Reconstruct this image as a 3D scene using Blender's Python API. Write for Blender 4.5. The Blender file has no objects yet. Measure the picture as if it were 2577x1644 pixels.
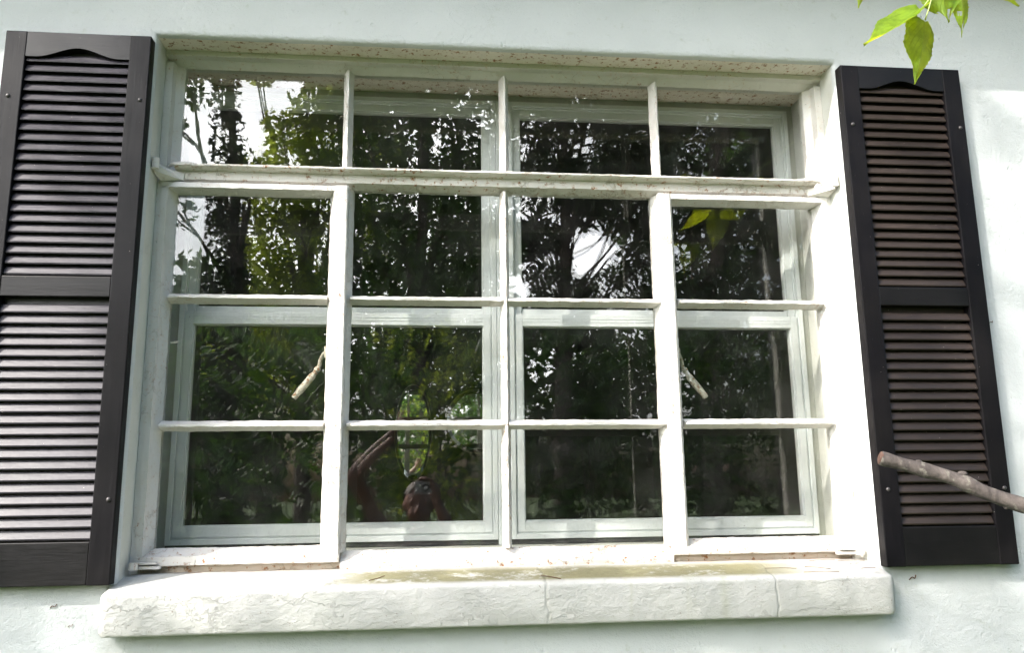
import bpy, bmesh, math, random
from math import sin, cos, pi, radians, sqrt
from mathutils import Vector, Matrix, noise
S = bpy.context.scene
COL = S.collection
random.seed(7)

# ------------------------------------------------------------------ camera
# metres; wall face is y = 0, outside is -y, camera height is z = 0, ground z = -1.6
CAM_D = 1.95
yaw, pitch, roll = 0.104048, 0.190545, -0.012187
fw = Vector((sin(yaw)*cos(pitch), cos(yaw)*cos(pitch), sin(pitch)))
rt = Vector((cos(yaw), -sin(yaw), 0)); up = rt.cross(fw)
rt2 = rt*cos(roll)+up*sin(roll); up2 = -rt*sin(roll)+up*cos(roll)
cd = bpy.data.cameras.new('camera'); cam = bpy.data.objects.new('camera', cd); COL.objects.link(cam)
cam.matrix_world = Matrix(((rt2.x, up2.x, -fw.x, 0), (rt2.y, up2.y, -fw.y, -CAM_D), (rt2.z, up2.z, -fw.z, 0), (0, 0, 0, 1)))
cd.sensor_width = 36; cd.lens = 2082.6/2577*36; cd.clip_start = 0.02; cd.clip_end = 500
S.camera = cam

# ------------------------------------------------------------------ light
SUN = Vector((-1.5, -1.0, 1.5)).normalized()
w = bpy.data.worlds.new('World'); S.world = w; w.use_nodes = True
nt = w.node_tree; bg = nt.nodes['Background']
sky = nt.nodes.new('ShaderNodeTexSky'); sky.sky_type = 'NISHITA'; sky.sun_disc = False
sky.sun_elevation = math.asin(SUN.z); sky.sun_rotation = math.atan2(SUN.x, SUN.y)
sky.air_density = 1.25; sky.dust_density = 6.0; sky.ozone_density = 3.5
# bright broken cloud added low over the garden to whiten the mirrored sky
def wn(t, **k):
    x = nt.nodes.new(t)
    for a_, v_ in k.items(): setattr(x, a_, v_)
    return x
tc = wn('ShaderNodeTexCoord'); sp_ = wn('ShaderNodeSeparateXYZ'); nt.links.new(tc.outputs['Generated'], sp_.inputs[0])
cn = wn('ShaderNodeTexNoise'); cn.inputs['Scale'].default_value = 2.6; cn.inputs['Detail'].default_value = 6; nt.links.new(tc.outputs['Generated'], cn.inputs['Vector'])
def mr(src, a_, b_):
    x = wn('ShaderNodeMapRange'); x.inputs[1].default_value = a_; x.inputs[2].default_value = b_; nt.links.new(src, x.inputs[0]); return x.outputs[0]
def mul(a_, b_):
    x = wn('ShaderNodeMath', operation='MULTIPLY'); nt.links.new(a_, x.inputs[0]); nt.links.new(b_, x.inputs[1]); return x.outputs[0]
cm = mul(mr(sp_.outputs[0], .42, .0), mul(mul(mr(cn.outputs['Fac'], .38, .52), mr(sp_.outputs[2], .04, .12)), mr(sp_.outputs[2], .62, .48)))
cx_ = wn('ShaderNodeMix', data_type='RGBA'); nt.links.new(cm, cx_.inputs[0]); nt.links.new(sky.outputs[0], cx_.inputs[6]); cx_.inputs[7].default_value = (27, 27.3, 28, 1)
nt.links.new(cx_.outputs[2], bg.inputs[0]); bg.inputs[1].default_value = 0.15
sl = bpy.data.lights.new('sun', 'SUN'); sl.energy = 2.25; sl.angle = radians(0.53); sl.color = (1, .95, .89)
so = bpy.data.objects.new('sun', sl); COL.objects.link(so); so.rotation_euler = SUN.to_track_quat('Z', 'Y').to_euler()
so.location = (-6, -4, 6)
S.view_settings.view_transform = 'Standard'; S.view_settings.look = 'None'
S.view_settings.exposure = 1.84; S.view_settings.gamma = 1; S.view_settings.use_curve_mapping = False
S.cycles.max_bounces = 10; S.cycles.transparent_max_bounces = 24; S.cycles.glossy_bounces = 6
S.cycles.use_denoising = True; S.cycles.caustics_reflective = False; S.cycles.caustics_refractive = False

# ------------------------------------------------------------------ materials
class NT:
    def __init__(s, name):
        s.m = bpy.data.materials.new(name); s.m.use_nodes = True; s.t = s.m.node_tree
        s.out = s.t.nodes['Material Output']; s.b = s.t.nodes['Principled BSDF']
        s.co = s.n('ShaderNodeTexCoord').outputs['Object']
    def n(s, typ, **k):
        x = s.t.nodes.new(typ)
        for a, v in k.items(): setattr(x, a, v)
        return x
    def l(s, a, b): s.t.links.new(a, b)
    def inp(s, sock, v):
        if isinstance(v, (int, float)): sock.default_value = v
        elif isinstance(v, tuple): sock.default_value = (*v, 1) if len(v) == 3 else v
        else: s.l(v, sock)
    def noise(s, scale, detail=4, rough=.55, dist=0, co=None, stretch=None):
        x = s.n('ShaderNodeTexNoise'); x.inputs['Scale'].default_value = scale; x.inputs['Detail'].default_value = detail
        x.inputs['Roughness'].default_value = rough; x.inputs['Distortion'].default_value = dist
        co = co or s.co
        if stretch:
            mp = s.n('ShaderNodeMapping'); s.l(co, mp.inputs[0]); mp.inputs['Scale'].default_value = stretch; co = mp.outputs[0]
        s.l(co, x.inputs['Vector']); return x.outputs['Fac']
    def ramp(s, f, a, b, ca=0., cb=1.):
        x = s.n('ShaderNodeMapRange'); x.inputs[1].default_value = a; x.inputs[2].default_value = b
        x.inputs[3].default_value = ca; x.inputs[4].default_value = cb; s.l(f, x.inputs[0]); return x.outputs[0]
    def mix(s, f, a, b):
        x = s.n('ShaderNodeMix', data_type='RGBA'); s.inp(x.inputs[0], f); s.inp(x.inputs[6], a); s.inp(x.inputs[7], b); return x.outputs[2]
    def math(s, op, a, b=0.):
        x = s.n('ShaderNodeMath', operation=op); s.inp(x.inputs[0], a); s.inp(x.inputs[1], b); return x.outputs[0]
    def bump(s, h, dist, strength=1, prev=None):
        x = s.n('ShaderNodeBump'); x.inputs['Distance'].default_value = dist; x.inputs['Strength'].default_value = strength
        s.l(h, x.inputs['Height']);
        if prev: s.l(prev, x.inputs['Normal'])
        return x.outputs[0]
    def done(s, col=None, rough=.6, normal=None, spec=.5):
        if col is not None: s.inp(s.b.inputs['Base Color'], col)
        s.inp(s.b.inputs['Roughness'], rough); s.b.inputs['Specular IOR Level'].default_value = spec
        if normal: s.l(normal, s.b.inputs['Normal'])
        return s.m
    def sep(s):
        x = s.n('ShaderNodeSeparateXYZ'); s.l(s.co, x.inputs[0]); return x.outputs

def m_stucco():
    k = NT('painted_stucco')
    a = k.noise(9, 5); b = k.noise(110, 3, .6); c = k.noise(320, 2); d = k.noise(2.2, 4, .6)
    h = k.math('ADD', k.math('MULTIPLY', b, .7), k.math('MULTIPLY', c, .3))
    h2 = k.math('ADD', h, k.math('MULTIPLY', a, .6))
    pit = k.ramp(k.noise(45, 2, .7), .33, .27)
    h3 = k.math('SUBTRACT', h2, k.math('MULTIPLY', pit, .3))
    v = k.n('ShaderNodeTexVoronoi', feature='DISTANCE_TO_EDGE'); v.inputs['Scale'].default_value = .9
    ns = k.n('ShaderNodeTexNoise'); ns.inputs['Scale'].default_value = 3; ns.inputs['Detail'].default_value = 6
    k.l(k.co, ns.inputs['Vector'])
    vm = k.n('ShaderNodeVectorMath', operation='MULTIPLY_ADD'); k.l(ns.outputs['Color'], vm.inputs[0]); vm.inputs[1].default_value = (.6, .6, .6); k.l(k.co, vm.inputs[2])
    k.l(vm.outputs[0], v.inputs['Vector'])
    crack = k.math('MULTIPLY', k.ramp(v.outputs['Distance'], .0022, .0008), k.ramp(k.noise(1.3, 2), .56, .62))
    h4 = k.math('SUBTRACT', h3, k.math('MULTIPLY', crack, .15))
    col = k.mix(k.ramp(d, .35, .7), (.56, .59, .59), (.63, .655, .655))
    col = k.mix(k.ramp(k.noise(30, 4, .7), .62, .8), col, (.48, .51, .46))
    col = k.mix(k.math('MULTIPLY', crack, .06), col, (.25, .24, .2))
    return k.done(col, .82, k.bump(h4, .0036, .8), .25)

def m_paint(name, base, rust=0., rscale=60, grime=.25, peel=.3, rough=.5, rustmap=None, crackscale=None):
    """old brushed oil paint over steel or cement: ridges, chips, rust freckles"""
    k = NT(name)
    a = k.noise(60, 4, .6); br = k.noise(22, 4, .6)
    g = k.ramp(k.noise(7, 5, .65), .45, .75)
    col = k.mix(k.math('MULTIPLY', g, grime), base, (base[0]*.72, base[1]*.71, base[2]*.60))
    spk = k.ramp(k.noise(170, 2, .5), .70, .76)
    col = k.mix(k.math('MULTIPLY', spk, .5), col, (.2, .17, .13))
    h = k.math('ADD', k.math('MULTIPLY', a, .6), br)
    v = k.n('ShaderNodeTexVoronoi', feature='DISTANCE_TO_EDGE'); v.inputs['Scale'].default_value = crackscale or 26
    ns = k.n('ShaderNodeTexNoise'); ns.inputs['Scale'].default_value = 40; ns.inputs['Detail'].default_value = 5; k.l(k.co, ns.inputs['Vector'])
    vm = k.n('ShaderNodeVectorMath', operation='MULTIPLY_ADD'); k.l(ns.outputs['Color'], vm.inputs[0]); vm.inputs[1].default_value = (.06,)*3; k.l(k.co, vm.inputs[2])
    k.l(vm.outputs[0], v.inputs['Vector'])
    crk = k.math('MULTIPLY', k.ramp(v.outputs['Distance'], .03, .008), k.ramp(k.noise(9, 3), .50, .58))
    h = k.math('SUBTRACT', h, k.math('MULTIPLY', crk, peel*1.6))
    col = k.mix(k.math('MULTIPLY', crk, peel*.7), col, (.36, .30, .22))
    if rust:
        area = k.ramp(k.noise(4.5, 3, .6), .62-rust*.22, .80-rust*.22)
        area = k.math('MAXIMUM', area, k.math('MULTIPLY', k.ramp(k.sep()[2], .11, .035), .0 if name.startswith('rust_fr') else .5))
        r = k.ramp(k.noise(rscale, 5, .75), .66-.04*rust, .73-.04*rust)
        rr = k.math('MULTIPLY', r, area)
        halo = k.math('MULTIPLY', k.ramp(k.noise(rscale, 5, .75), .52, .72), area)
        col = k.mix(k.math('MULTIPLY', halo, .35), col, (.70, .42, .22))
        col = k.mix(rr, col, k.mix(k.noise(200, 2), (.20, .085, .03), (.46, .21, .08)))
        h = k.math('SUBTRACT', h, k.math('MULTIPLY', rr, .8))
    return k.done(col, rough, k.bump(h, .0016, .8), .4)

def m_sill():
    k = NT('peeling_sill_paint'); X, Y, Z = k.sep()
    base = k.mix(k.ramp(k.noise(5, 5), .35, .7), (.49, .495, .465), (.57, .565, .54))
    col = base
    # moss film on the top only
    geo = k.n('ShaderNodeNewGeometry'); sn = k.n('ShaderNodeSeparateXYZ'); k.l(geo.outputs['True Normal'], sn.inputs[0])
    top = k.ramp(sn.outputs[2], .75, .95)
    n1 = k.noise(8, 6, .7, stretch=(1, 2.2, 1)); n2 = k.noise(70, 4, .7)
    along = k.math('MULTIPLY', k.ramp(X, .42, .56), k.ramp(X, 1.70, 1.45))
    yb = k.math('MULTIPLY', k.ramp(Y, -.035, -.018), k.ramp(Y, .075, .04))
    mo = k.math('MULTIPLY', k.math('MULTIPLY', top, along), yb)
    f = k.math('ADD', n1, k.math('MULTIPLY', n2, .35))
    mo = k.math('MULTIPLY', mo, k.ramp(f, .48, .62))
    col = k.mix(k.math('MULTIPLY', mo, .9), col, k.mix(n2, (.12, .11, .04), (.26, .24, .12)))
    # rust wash against the frame and dirt flecks
    rw = k.math('MULTIPLY', k.math('MULTIPLY', top, k.ramp(Y, .06, .09)), k.ramp(k.noise(22, 4, .7), .42, .62))
    col = k.mix(k.math('MULTIPLY', rw, .75), col, (.42, .22, .10))
    fl = k.math('MULTIPLY', k.ramp(k.noise(190, 3, .6), .64, .70), k.ramp(k.noise(9, 3), .42, .6))
    col = k.mix(k.math('MULTIPLY', fl, .7), col, (.22, .17, .12))
    # lifted paint ridges on the face
    v = k.n('ShaderNodeTexVoronoi', feature='DISTANCE_TO_EDGE'); v.inputs['Scale'].default_value = 9
    ns = k.n('ShaderNodeTexNoise'); ns.inputs['Scale'].default_value = 14; ns.inputs['Detail'].default_value = 7; ns.inputs['Roughness'].default_value = .65; k.l(k.co, ns.inputs['Vector'])
    mp = k.n('ShaderNodeMapping'); mp.inputs['Scale'].default_value = (.34, 1, 1.9); k.l(k.co, mp.inputs[0])
    vm = k.n('ShaderNodeVectorMath', operation='MULTIPLY_ADD'); k.l(ns.outputs['Color'], vm.inputs[0]); vm.inputs[1].default_value = (.16,)*3; k.l(mp.outputs[0], vm.inputs[2])
    k.l(vm.outputs[0], v.inputs['Vector'])
    msk = k.ramp(k.noise(7, 3), .44, .60)
    rid = k.math('MULTIPLY', k.ramp(v.outputs['Distance'], .022, .0), msk)
    line = k.math('MULTIPLY', k.ramp(v.outputs['Distance'], .005, .001), msk)
    col = k.mix(k.math('MULTIPLY', line, .03), col, (.34, .30, .24))
    h = k.math('ADD', k.math('MULTIPLY', k.noise(70, 5, .7, .4, stretch=(.6, 1, 1)), 1.1), k.math('MULTIPLY', k.noise(14, 4), 1.1))
    h = k.math('ADD', h, k.math('MULTIPLY', rid, .45)); h = k.math('SUBTRACT', h, k.math('MULTIPLY', line, .2))
    # two old mortar joints with green drips
    for jx in (.953, 1.486):
        d = k.math('ABSOLUTE', k.math('SUBTRACT', k.math('ADD', X, k.math('MULTIPLY', k.noise(20, 3), .03)), jx+.015))
        j = k.ramp(d, .005, .001); h = k.math('SUBTRACT', h, k.math('MULTIPLY', j, .35)); col = k.mix(k.math('MULTIPLY', j, .12), col, (.2, .2, .13))
    drip = k.math('MULTIPLY', k.ramp(k.noise(16, 3, .6, stretch=(1, 1, .07)), .62, .74), k.ramp(Z, -.09, -.01))
    drip = k.math('MULTIPLY', drip, k.ramp(X, .5, .7))
    col = k.mix(k.math('MULTIPLY', drip, .35), col, (.33, .35, .2))
    return k.done(col, .6, k.bump(h, .0030, 1.), .3)

def m_shutter(name, tint, spec=1.0):
    k = NT(name)
    RG = (.38, .50) if 'louver' in name else (.33, .48)
    g = k.noise(26, 5, .6, .8, stretch=(.12, 1, 1)) if 'rail' in name else k.noise(26, 5, .6, .8, stretch=(1, 1, .06))
    gr = k.ramp(g, .45, .6)
    fine = k.noise(240, 3, .6, stretch=(.1, 1, 1)) if 'rail' in name else k.noise(240, 3, .6, stretch=(1, 1, .06))
    col = k.mix(k.math('MULTIPLY', k.ramp(fine, .5, .7), .6 if 'louver' in name else .35), tint, (tint[0]*1.7, tint[1]*1.65, tint[2]*1.6))
    dust = k.ramp(k.noise(5, 4, .6), .4, .8)
    col = k.mix(k.math('MULTIPLY', dust, .16), col, (.06, .052, .046))
    sp = k.ramp(k.noise(230, 2), .765, .79)
    col = k.mix(sp, col, (.5, .46, .4))
    h = k.math('ADD', k.math('MULTIPLY', gr, .5), fine)
    return k.done(col, k.ramp(fine, .3, .7, *RG), k.bump(h, .0007, .7 if 'louver' in name else .32), spec)

def m_simple(name, col, rough=.5, var=.15, scale=20, bump=0., bs=60, spec=.5, metal=0.):
    k = NT(name)
    c = k.mix(k.ramp(k.noise(scale, 4, .6), .3, .75), tuple(min(1, x*(1+var)) for x in col), tuple(x*(1-var) for x in col))
    n = k.bump(k.noise(bs, 4), bump) if bump else None
    k.b.inputs['Metallic'].default_value = metal
    return k.done(c, rough, n, spec)

def m_glass(name, wav=0.0, scale=5, spots=0., tint=1.0, f0=.041):
    k = NT(name); t = k.t
    geo = k.n('ShaderNodeNewGeometry')
    nrm = None
    if wav:
        nz = k.noise(scale, 2, .4, stretch=(1, 1, .45)); nrm = k.bump(nz, wav, 1)
    dot = k.n('ShaderNodeVectorMath', operation='DOT_PRODUCT'); k.l(geo.outputs['Incoming'], dot.inputs[0]); k.l(geo.outputs['True Normal'], dot.inputs[1])
    c = k.math('ABSOLUTE', dot.outputs['Value'])
    om = k.math('SUBTRACT', 1., c)
    f = k.math('ADD', f0, k.math('MULTIPLY', k.math('POWER', om, 5.), .95))
    tr = k.n('ShaderNodeBsdfTransparent'); tr.inputs[0].default_value = (tint, tint, tint*.99, 1)
    gl = k.n('ShaderNodeBsdfGlossy'); gl.inputs['Roughness'].default_value = 0.0; gl.inputs['Color'].default_value = (1, 1, 1, 1)
    if nrm: k.l(nrm, gl.inputs['Normal'])
    mx = k.n('ShaderNodeMixShader'); k.l(f, mx.inputs[0]); k.l(tr.outputs[0], mx.inputs[1]); k.l(gl.outputs[0], mx.inputs[2])
    res = mx.outputs[0]
    if spots:
        df = k.n('ShaderNodeBsdfDiffuse'); df.inputs[0].default_value = (.8, .8, .78, 1)
        s1 = k.math('MULTIPLY', k.ramp(k.noise(150, 2, .5), .74, .78), k.ramp(k.noise(5, 3), .50, .62))
        film = k.math('MULTIPLY', k.ramp(k.noise(9, 5, .7), .4, .9), .012*spots)
        fac = k.math('ADD', k.math('MULTIPLY', s1, .5*spots), film)
        m2 = k.n('ShaderNodeMixShader'); k.l(fac, m2.inputs[0]); k.l(res, m2.inputs[1]); k.l(df.outputs[0], m2.inputs[2]); res = m2.outputs[0]
    k.l(res, k.out.inputs[0]); t.nodes.remove(k.b); return k.m

def m_leaf(name, dark, light, trans, tmix=.45, veins=False, rough=.45):
    k = NT(name); geo = k.n('ShaderNodeNewGeometry')
    r = geo.outputs['Random Per Island']
    col = k.mix(r, dark, light); tc = k.mix(r, tuple(x*.75 for x in trans), trans)
    nrm = None
    if veins:
        uv = k.n('ShaderNodeUVMap'); sp = k.n('ShaderNodeSeparateXYZ'); k.l(uv.outputs[0], sp.inputs[0])
        au = k.math('ABSOLUTE', sp.outputs[0])
        ph = k.math('SUBTRACT', sp.outputs[1], k.math('MULTIPLY', au, .55))
        st = k.math('ABSOLUTE', k.math('SUBTRACT', k.math('FRACT', k.math('MULTIPLY', ph, 7.)), .5))
        v1 = k.ramp(st, .07, .0); v2 = k.ramp(au, .035, .008)
        v = k.math('MAXIMUM', v1, v2)
        blo = k.ramp(k.noise(38, 4, .6), .42, .68)
        col = k.mix(k.math('MULTIPLY', blo, .45), col, dark); tc = k.mix(k.math('MULTIPLY', blo, .55), tc, tuple(x*.42 for x in trans))
        col = k.mix(k.math('MULTIPLY', v, .5), col, (.30, .42, .10)); tc = k.mix(k.math('MULTIPLY', v, .35), tc, (trans[0]*.5, trans[1]*.5, trans[2]*.6))
        nrm = k.bump(k.math('ADD', k.math('MULTIPLY', k.noise(60, 4), .5), v), .0015)
    k.inp(k.b.inputs['Base Color'], col); k.b.inputs['Roughness'].default_value = rough
    tr = k.n('ShaderNodeBsdfTranslucent'); k.l(tc, tr.inputs[0])
    if nrm: k.l(nrm, k.b.inputs['Normal']); k.l(nrm, tr.inputs['Normal'])
    mx = k.n('ShaderNodeMixShader'); mx.inputs[0].default_value = tmix
    k.l(k.b.outputs[0], mx.inputs[1]); k.l(tr.outputs[0], mx.inputs[2]); k.l(mx.outputs[0], k.out.inputs[0]); return k.m

def m_bark(name, a, b, sc=14):
    k = NT(name)
    n1 = k.noise(sc, 6, .65, .6, stretch=(1, 1, .35)); n2 = k.noise(sc*5, 4, .6)
    lich = k.ramp(k.noise(sc*1.5, 4, .6), .58, .66)
    col = k.mix(k.ramp(n1, .35, .65), a, b); col = k.mix(k.math('MULTIPLY', lich, .6), col, (.20, .19, .16))
    h = k.math('ADD', n1, k.math('MULTIPLY', n2, .4))
    return k.done(col, .85, k.bump(h, .004, .9), .2)

M = {}
M['stucco'] = m_stucco()
M['reveal'] = m_paint('reveal_paint', (.62, .63, .59), rust=.0, grime=.35, peel=.25, rough=.6)
M['head'] = m_paint('rust_freckled_paint', (.82, .76, .68), rust=2.6, rscale=62, grime=.5, peel=.2, rough=.6)
M['steel'] = m_paint('window_steel_paint', (.73, .71, .68), rust=1.0, rscale=95, grime=.4, peel=.55, rough=.45)
M['rusty'] = m_paint('rusty_steel_paint', (.72, .69, .65), rust=1.9, rscale=70, grime=.6, peel=.8, rough=.55)
M['rustline'] = m_paint('rust_streaked_paint', (.58, .50, .42), rust=2.2, rscale=60, grime=.7, peel=.8, rough=.7)  # rust, plus a darker brown base standing in for the gap shade
M['handle'] = m_paint('chipped_handle_paint', (.58, .56, .48), rust=3.0, rscale=110, grime=.5, peel=.9, rough=.5)
M['sill'] = m_sill()
M['vinyl'] = m_simple('vinyl_frame', (.645, .68, .675), .42, .04, 6, .0004, 30)
M['trim'] = m_simple('inner_trim', (.46, .47, .42), .6, .12, 8, .001, 40)
M['gasket'] = m_simple('dark_gasket', (.05, .05, .05), .7, .2)
M['stileblk'] = m_shutter('shutter_stile_vinyl', (.006, .0055, .0070), .16)
M['railblk'] = m_shutter('shutter_rail_vinyl', (.006, .0055, .0065), .3)
M['louver'] = m_shutter('shutter_louver_rail_vinyl', (.024, .021, .031), .62)  # lilac of the sky light is mixed into the slat colour
M['louver_brown'] = m_shutter('shutter_louver_rail_vinyl_faded', (.029, .021, .017), .32)  # same vinyl, with the brown of sunlight mixed into the slat colour
M['screw'] = m_simple('screw_cap', (.06, .055, .055), .3, .1)
M['oldglass'] = m_glass('wavy_old_glass', .0007, 4.0, spots=1.0, tint=.985)
M['newglass'] = m_glass('clear_new_glass', .00025, 2.5, tint=.97, f0=.046)
M['mirror'] = m_simple('mirror_silver', (.93, .96, .94), .02, .01, 5, metal=1.0)
M['brass'] = m_simple('mirror_rim', (.30, .27, .2), .35, .2, metal=.6)
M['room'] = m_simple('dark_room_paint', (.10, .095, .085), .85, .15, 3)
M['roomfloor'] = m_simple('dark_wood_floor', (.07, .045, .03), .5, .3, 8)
M['soffit'] = m_simple('soffit_paint', (.62, .60, .54), .6, .1, 3, .001, 30)
M['shingle'] = m_simple('grey_shingle', (.09, .085, .08), .9, .4, 25, .004, 60)
M['ground'] = m_simple('lawn_soil', (.05, .075, .025), .95, .5, 3, .03, 12, .1)
M['grass'] = m_leaf('grass_blades', (.03, .07, .012), (.07, .13, .03), (.10, .20, .03))
M['leafdark'] = m_leaf('dark_leaves', (.024, .055, .014), (.06, .11, .028), (.08, .16, .018), .38)
M['leaflime'] = m_leaf('lime_leaves', (.08, .14, .02), (.14, .22, .04), (.46, .56, .06), .62)
M['leafmid'] = m_leaf('shrub_leaves', (.028, .075, .016), (.07, .14, .03), (.12, .24, .03), .42)
M['needle'] = m_leaf('conifer_sprays', (.018, .038, .014), (.045, .07, .024), (.05, .09, .016), .3)
M['bark'] = m_bark('dark_bark', (.035, .028, .022), (.09, .075, .06), 9)
M['ivy'] = m_leaf('ivy_leaves', (.01, .022, .008), (.025, .045, .014), (.02, .045, .008), .25)
M['branchbark'] = m_bark('smooth_branch_bark', (.045, .039, .037), (.115, .098, .088), 34)
M['cutwood'] = m_simple('orange_cut_wood', (.10, .055, .04), .8, .35, 60, .001, 90)
M['bigleaf'] = m_leaf('hanging_leaf', (.13, .25, .02), (.18, .32, .03), (.95, 1.0, .16), .70, veins=True, rough=.4)
M['stem'] = m_simple('green_stem', (.30, .38, .12), .5, .2)
M['skin'] = m_simple('skin', (.17, .075, .05), .5, .08, 12)
M['shirt'] = m_simple('rust_red_cloth', (.10, .035, .03), .85, .12, 14, .002, 120)
M['trouser'] = m_simple('denim', (.04, .05, .08), .9, .15, 20, .001, 200)
M['hair'] = m_simple('brown_hair', (.06, .04, .025), .6, .3, 60)
M['shoe'] = m_simple('shoe_leather', (.05, .04, .035), .5, .2)
M['camsilver'] = m_simple('camera_shell', (.45, .45, .47), .3, .03, 8, metal=.5)
M['camblack'] = m_simple('camera_black', (.02, .02, .02), .3, .05)
M['debris'] = m_simple('dry_brown_debris', (.13, .07, .04), .9, .4, 80)

# ------------------------------------------------------------------ helpers
def link(name, bm, mat, parent=None, base=Vector((0, 0, 0)), smooth=False, label=None):
    me = bpy.data.meshes.new(name)
    if isinstance(bm, bmesh.types.BMesh):
        bmesh.ops.recalc_face_normals(bm, faces=bm.faces)
        for v in bm.verts: v.co -= base
        bm.to_mesh(me); bm.free()
    else:
        me = bm; me.name = name
    if mat: me.materials.append(mat)
    if smooth:
        for p in me.polygons: p.use_smooth = True
    o = bpy.data.objects.new(name, me); COL.objects.link(o)
    if parent: o.parent = parent
    if label: o['label'] = label
    return o
class Thing:
    def __init__(s, name, label, cat, base, group=None):
        s.base = Vector(base); s.o = bpy.data.objects.new(name, None); COL.objects.link(s.o); s.o.location = base
        s.o.empty_display_size = .1
        s.o['label'] = label; s.o['category'] = cat
        if group: s.o['group'] = group
    def part(s, name, bm, mat, parent=None, smooth=False, label=None):
        return link(name, bm, mat, parent or s.o, s.base, smooth, label)
def tagged(o, label, cat, group=None):
    o['label'] = label; o['category'] = cat
    if group: o['group'] = group
    return o
def single(name, bm, mat, label, cat, base, group=None, smooth=False):
    o = link(name, bm, mat, None, Vector(base), smooth); o.location = base; return tagged(o, label, cat, group)
B = bmesh.new
def box(bm, x0, x1, y0, y1, z0, z1, bev=0, seg=2):
    r = bmesh.ops.create_cube(bm, size=1)
    for v in r['verts']:
        v.co = Vector((x0+(v.co.x+.5)*(x1-x0), y0+(v.co.y+.5)*(y1-y0), z0+(v.co.z+.5)*(z1-z0)))
    if bev:
        es = list({e for v in r['verts'] for e in v.link_edges})
        bmesh.ops.bevel(bm, geom=es, offset=bev, segments=seg, affect='EDGES', profile=.5)
def prism(bm, prof, axis, a0, a1, n=1, jit=0., seed=0, step=None):
    """closed profile of (u, y): u is x for axis z and z for axis x; swept along the axis with a hand-painted wobble"""
    if step: n = max(1, int(abs(a1-a0)/step))
    rings = []
    for i in range(n+1):
        a = a0+(a1-a0)*i/n; ring = []
        for j, (u, y) in enumerate(prof):
            du = jit*noise.noise(Vector((a*38, j*3.1+seed, seed*1.7)))+jit*.6*noise.noise(Vector((a*110, j*5.1, seed)))
            dy = jit*.6*noise.noise(Vector((a*30, j*2.3, seed+9)))
            ring.append(bm.verts.new((u+du, y+dy, a) if axis == 'z' else (a, y+dy, u+du)))
        rings.append(ring)
    m = len(prof)
    for i in range(n):
        for j in range(m): bm.faces.new((rings[i][j], rings[i][(j+1) % m], rings[i+1][(j+1) % m], rings[i+1][j]))
    bm.faces.new(rings[0][::-1]); bm.faces.new(rings[-1])
def tube(bm, pts, rad, seg=8, cap=True, wob=0., seed=0):
    pts = [Vector(p) for p in pts]; n = len(pts)
    if not isinstance(rad, (list, tuple)): rad = [rad]*n
    rings = []; ref = None
    for i, p in enumerate(pts):
        t = (pts[min(i+1, n-1)]-pts[max(i-1, 0)]).normalized()
        if ref is None: ref = t.orthogonal().normalized()
        ref = (ref-t*ref.dot(t)).normalized(); bi = t.cross(ref)
        ring = []
        for k in range(seg):
            a = 2*pi*k/seg; r = rad[i]*(1+wob*noise.noise(Vector((p.x*30+k*.9, p.y*30, p.z*30+seed))))
            ring.append(bm.verts.new(p+(ref*cos(a)+bi*sin(a))*r))
        rings.append(ring)
    for i in range(n-1):
        for k in range(seg): bm.faces.new((rings[i][k], rings[i][(k+1) % seg], rings[i+1][(k+1) % seg], rings[i+1][k]))
    if cap: bm.faces.new(rings[0][::-1]); bm.faces.new(rings[-1])
def ball(bm, c, r, sx=1, sy=1, sz=1, seg=12):
    res = bmesh.ops.create_uvsphere(bm, u_segments=seg, v_segments=max(6, seg//2+2), radius=1)
    for v in res['verts']: v.co = Vector((c[0]+v.co.x*r*sx, c[1]+v.co.y*r*sy, c[2]+v.co.z*r*sz))
def ripple(pts, n):
    """smooth resample of a polyline (Catmull-Rom)"""
    P = [Vector(p) for p in pts]; P = [P[0]*2-P[1]]+P+[P[-1]*2-P[-2]]; out = []
    for i in range(1, len(P)-2):
        for k in range(n):
            t = k/n; a, b, c, d = P[i-1:i+3]
            out.append(.5*((2*b)+(c-a)*t+(2*a-5*b+4*c-d)*t*t+(3*b-a-3*c+d)*t**3))
    out.append(P[-2]); return out

# ------------------------------------------------------------------ ground and house
bm = B(); N = 60
for i in range(N+1):
    for j in range(N+1):
        x = -60+120*i/N; y = -90+100*j/N
        bm.verts.new((x, y, -1.6+.12*noise.noise(Vector((x*.2, y*.2, 0)))*(1 if y < -3 else .1)))
bm.verts.ensure_lookup_table()
for i in range(N):
    for j in range(N): bm.faces.new([bm.verts[a] for a in (i*(N+1)+j, (i+1)*(N+1)+j, (i+1)*(N+1)+j+1, i*(N+1)+j+1)])
g = link('ground', bm, M['ground']); g['kind'] = 'structure'
bm = B(); rnd = random.Random(3)
for i in range(14000):
    x = rnd.uniform(-6, 6); y = -rnd.random()**1.4*9-.1; h = rnd.uniform(.03, .09); a = rnd.random()*6.28
    dx, dy = cos(a)*.006, sin(a)*.006; lx, ly = rnd.uniform(-.04, .04), rnd.uniform(-.04, .04)
    z = -1.6+.12*noise.noise(Vector((x*.2, y*.2, 0)))*(1 if y < -3 else .1)-.005
    bm.faces.new([bm.verts.new(p) for p in ((x-dx, y-dy, z), (x+dx, y+dy, z), (x+lx, y+ly, z+h))])
g = link('grass', bm, M['grass']); g['kind'] = 'stuff'; g['label'] = 'short lawn grass in front of the house'

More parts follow.
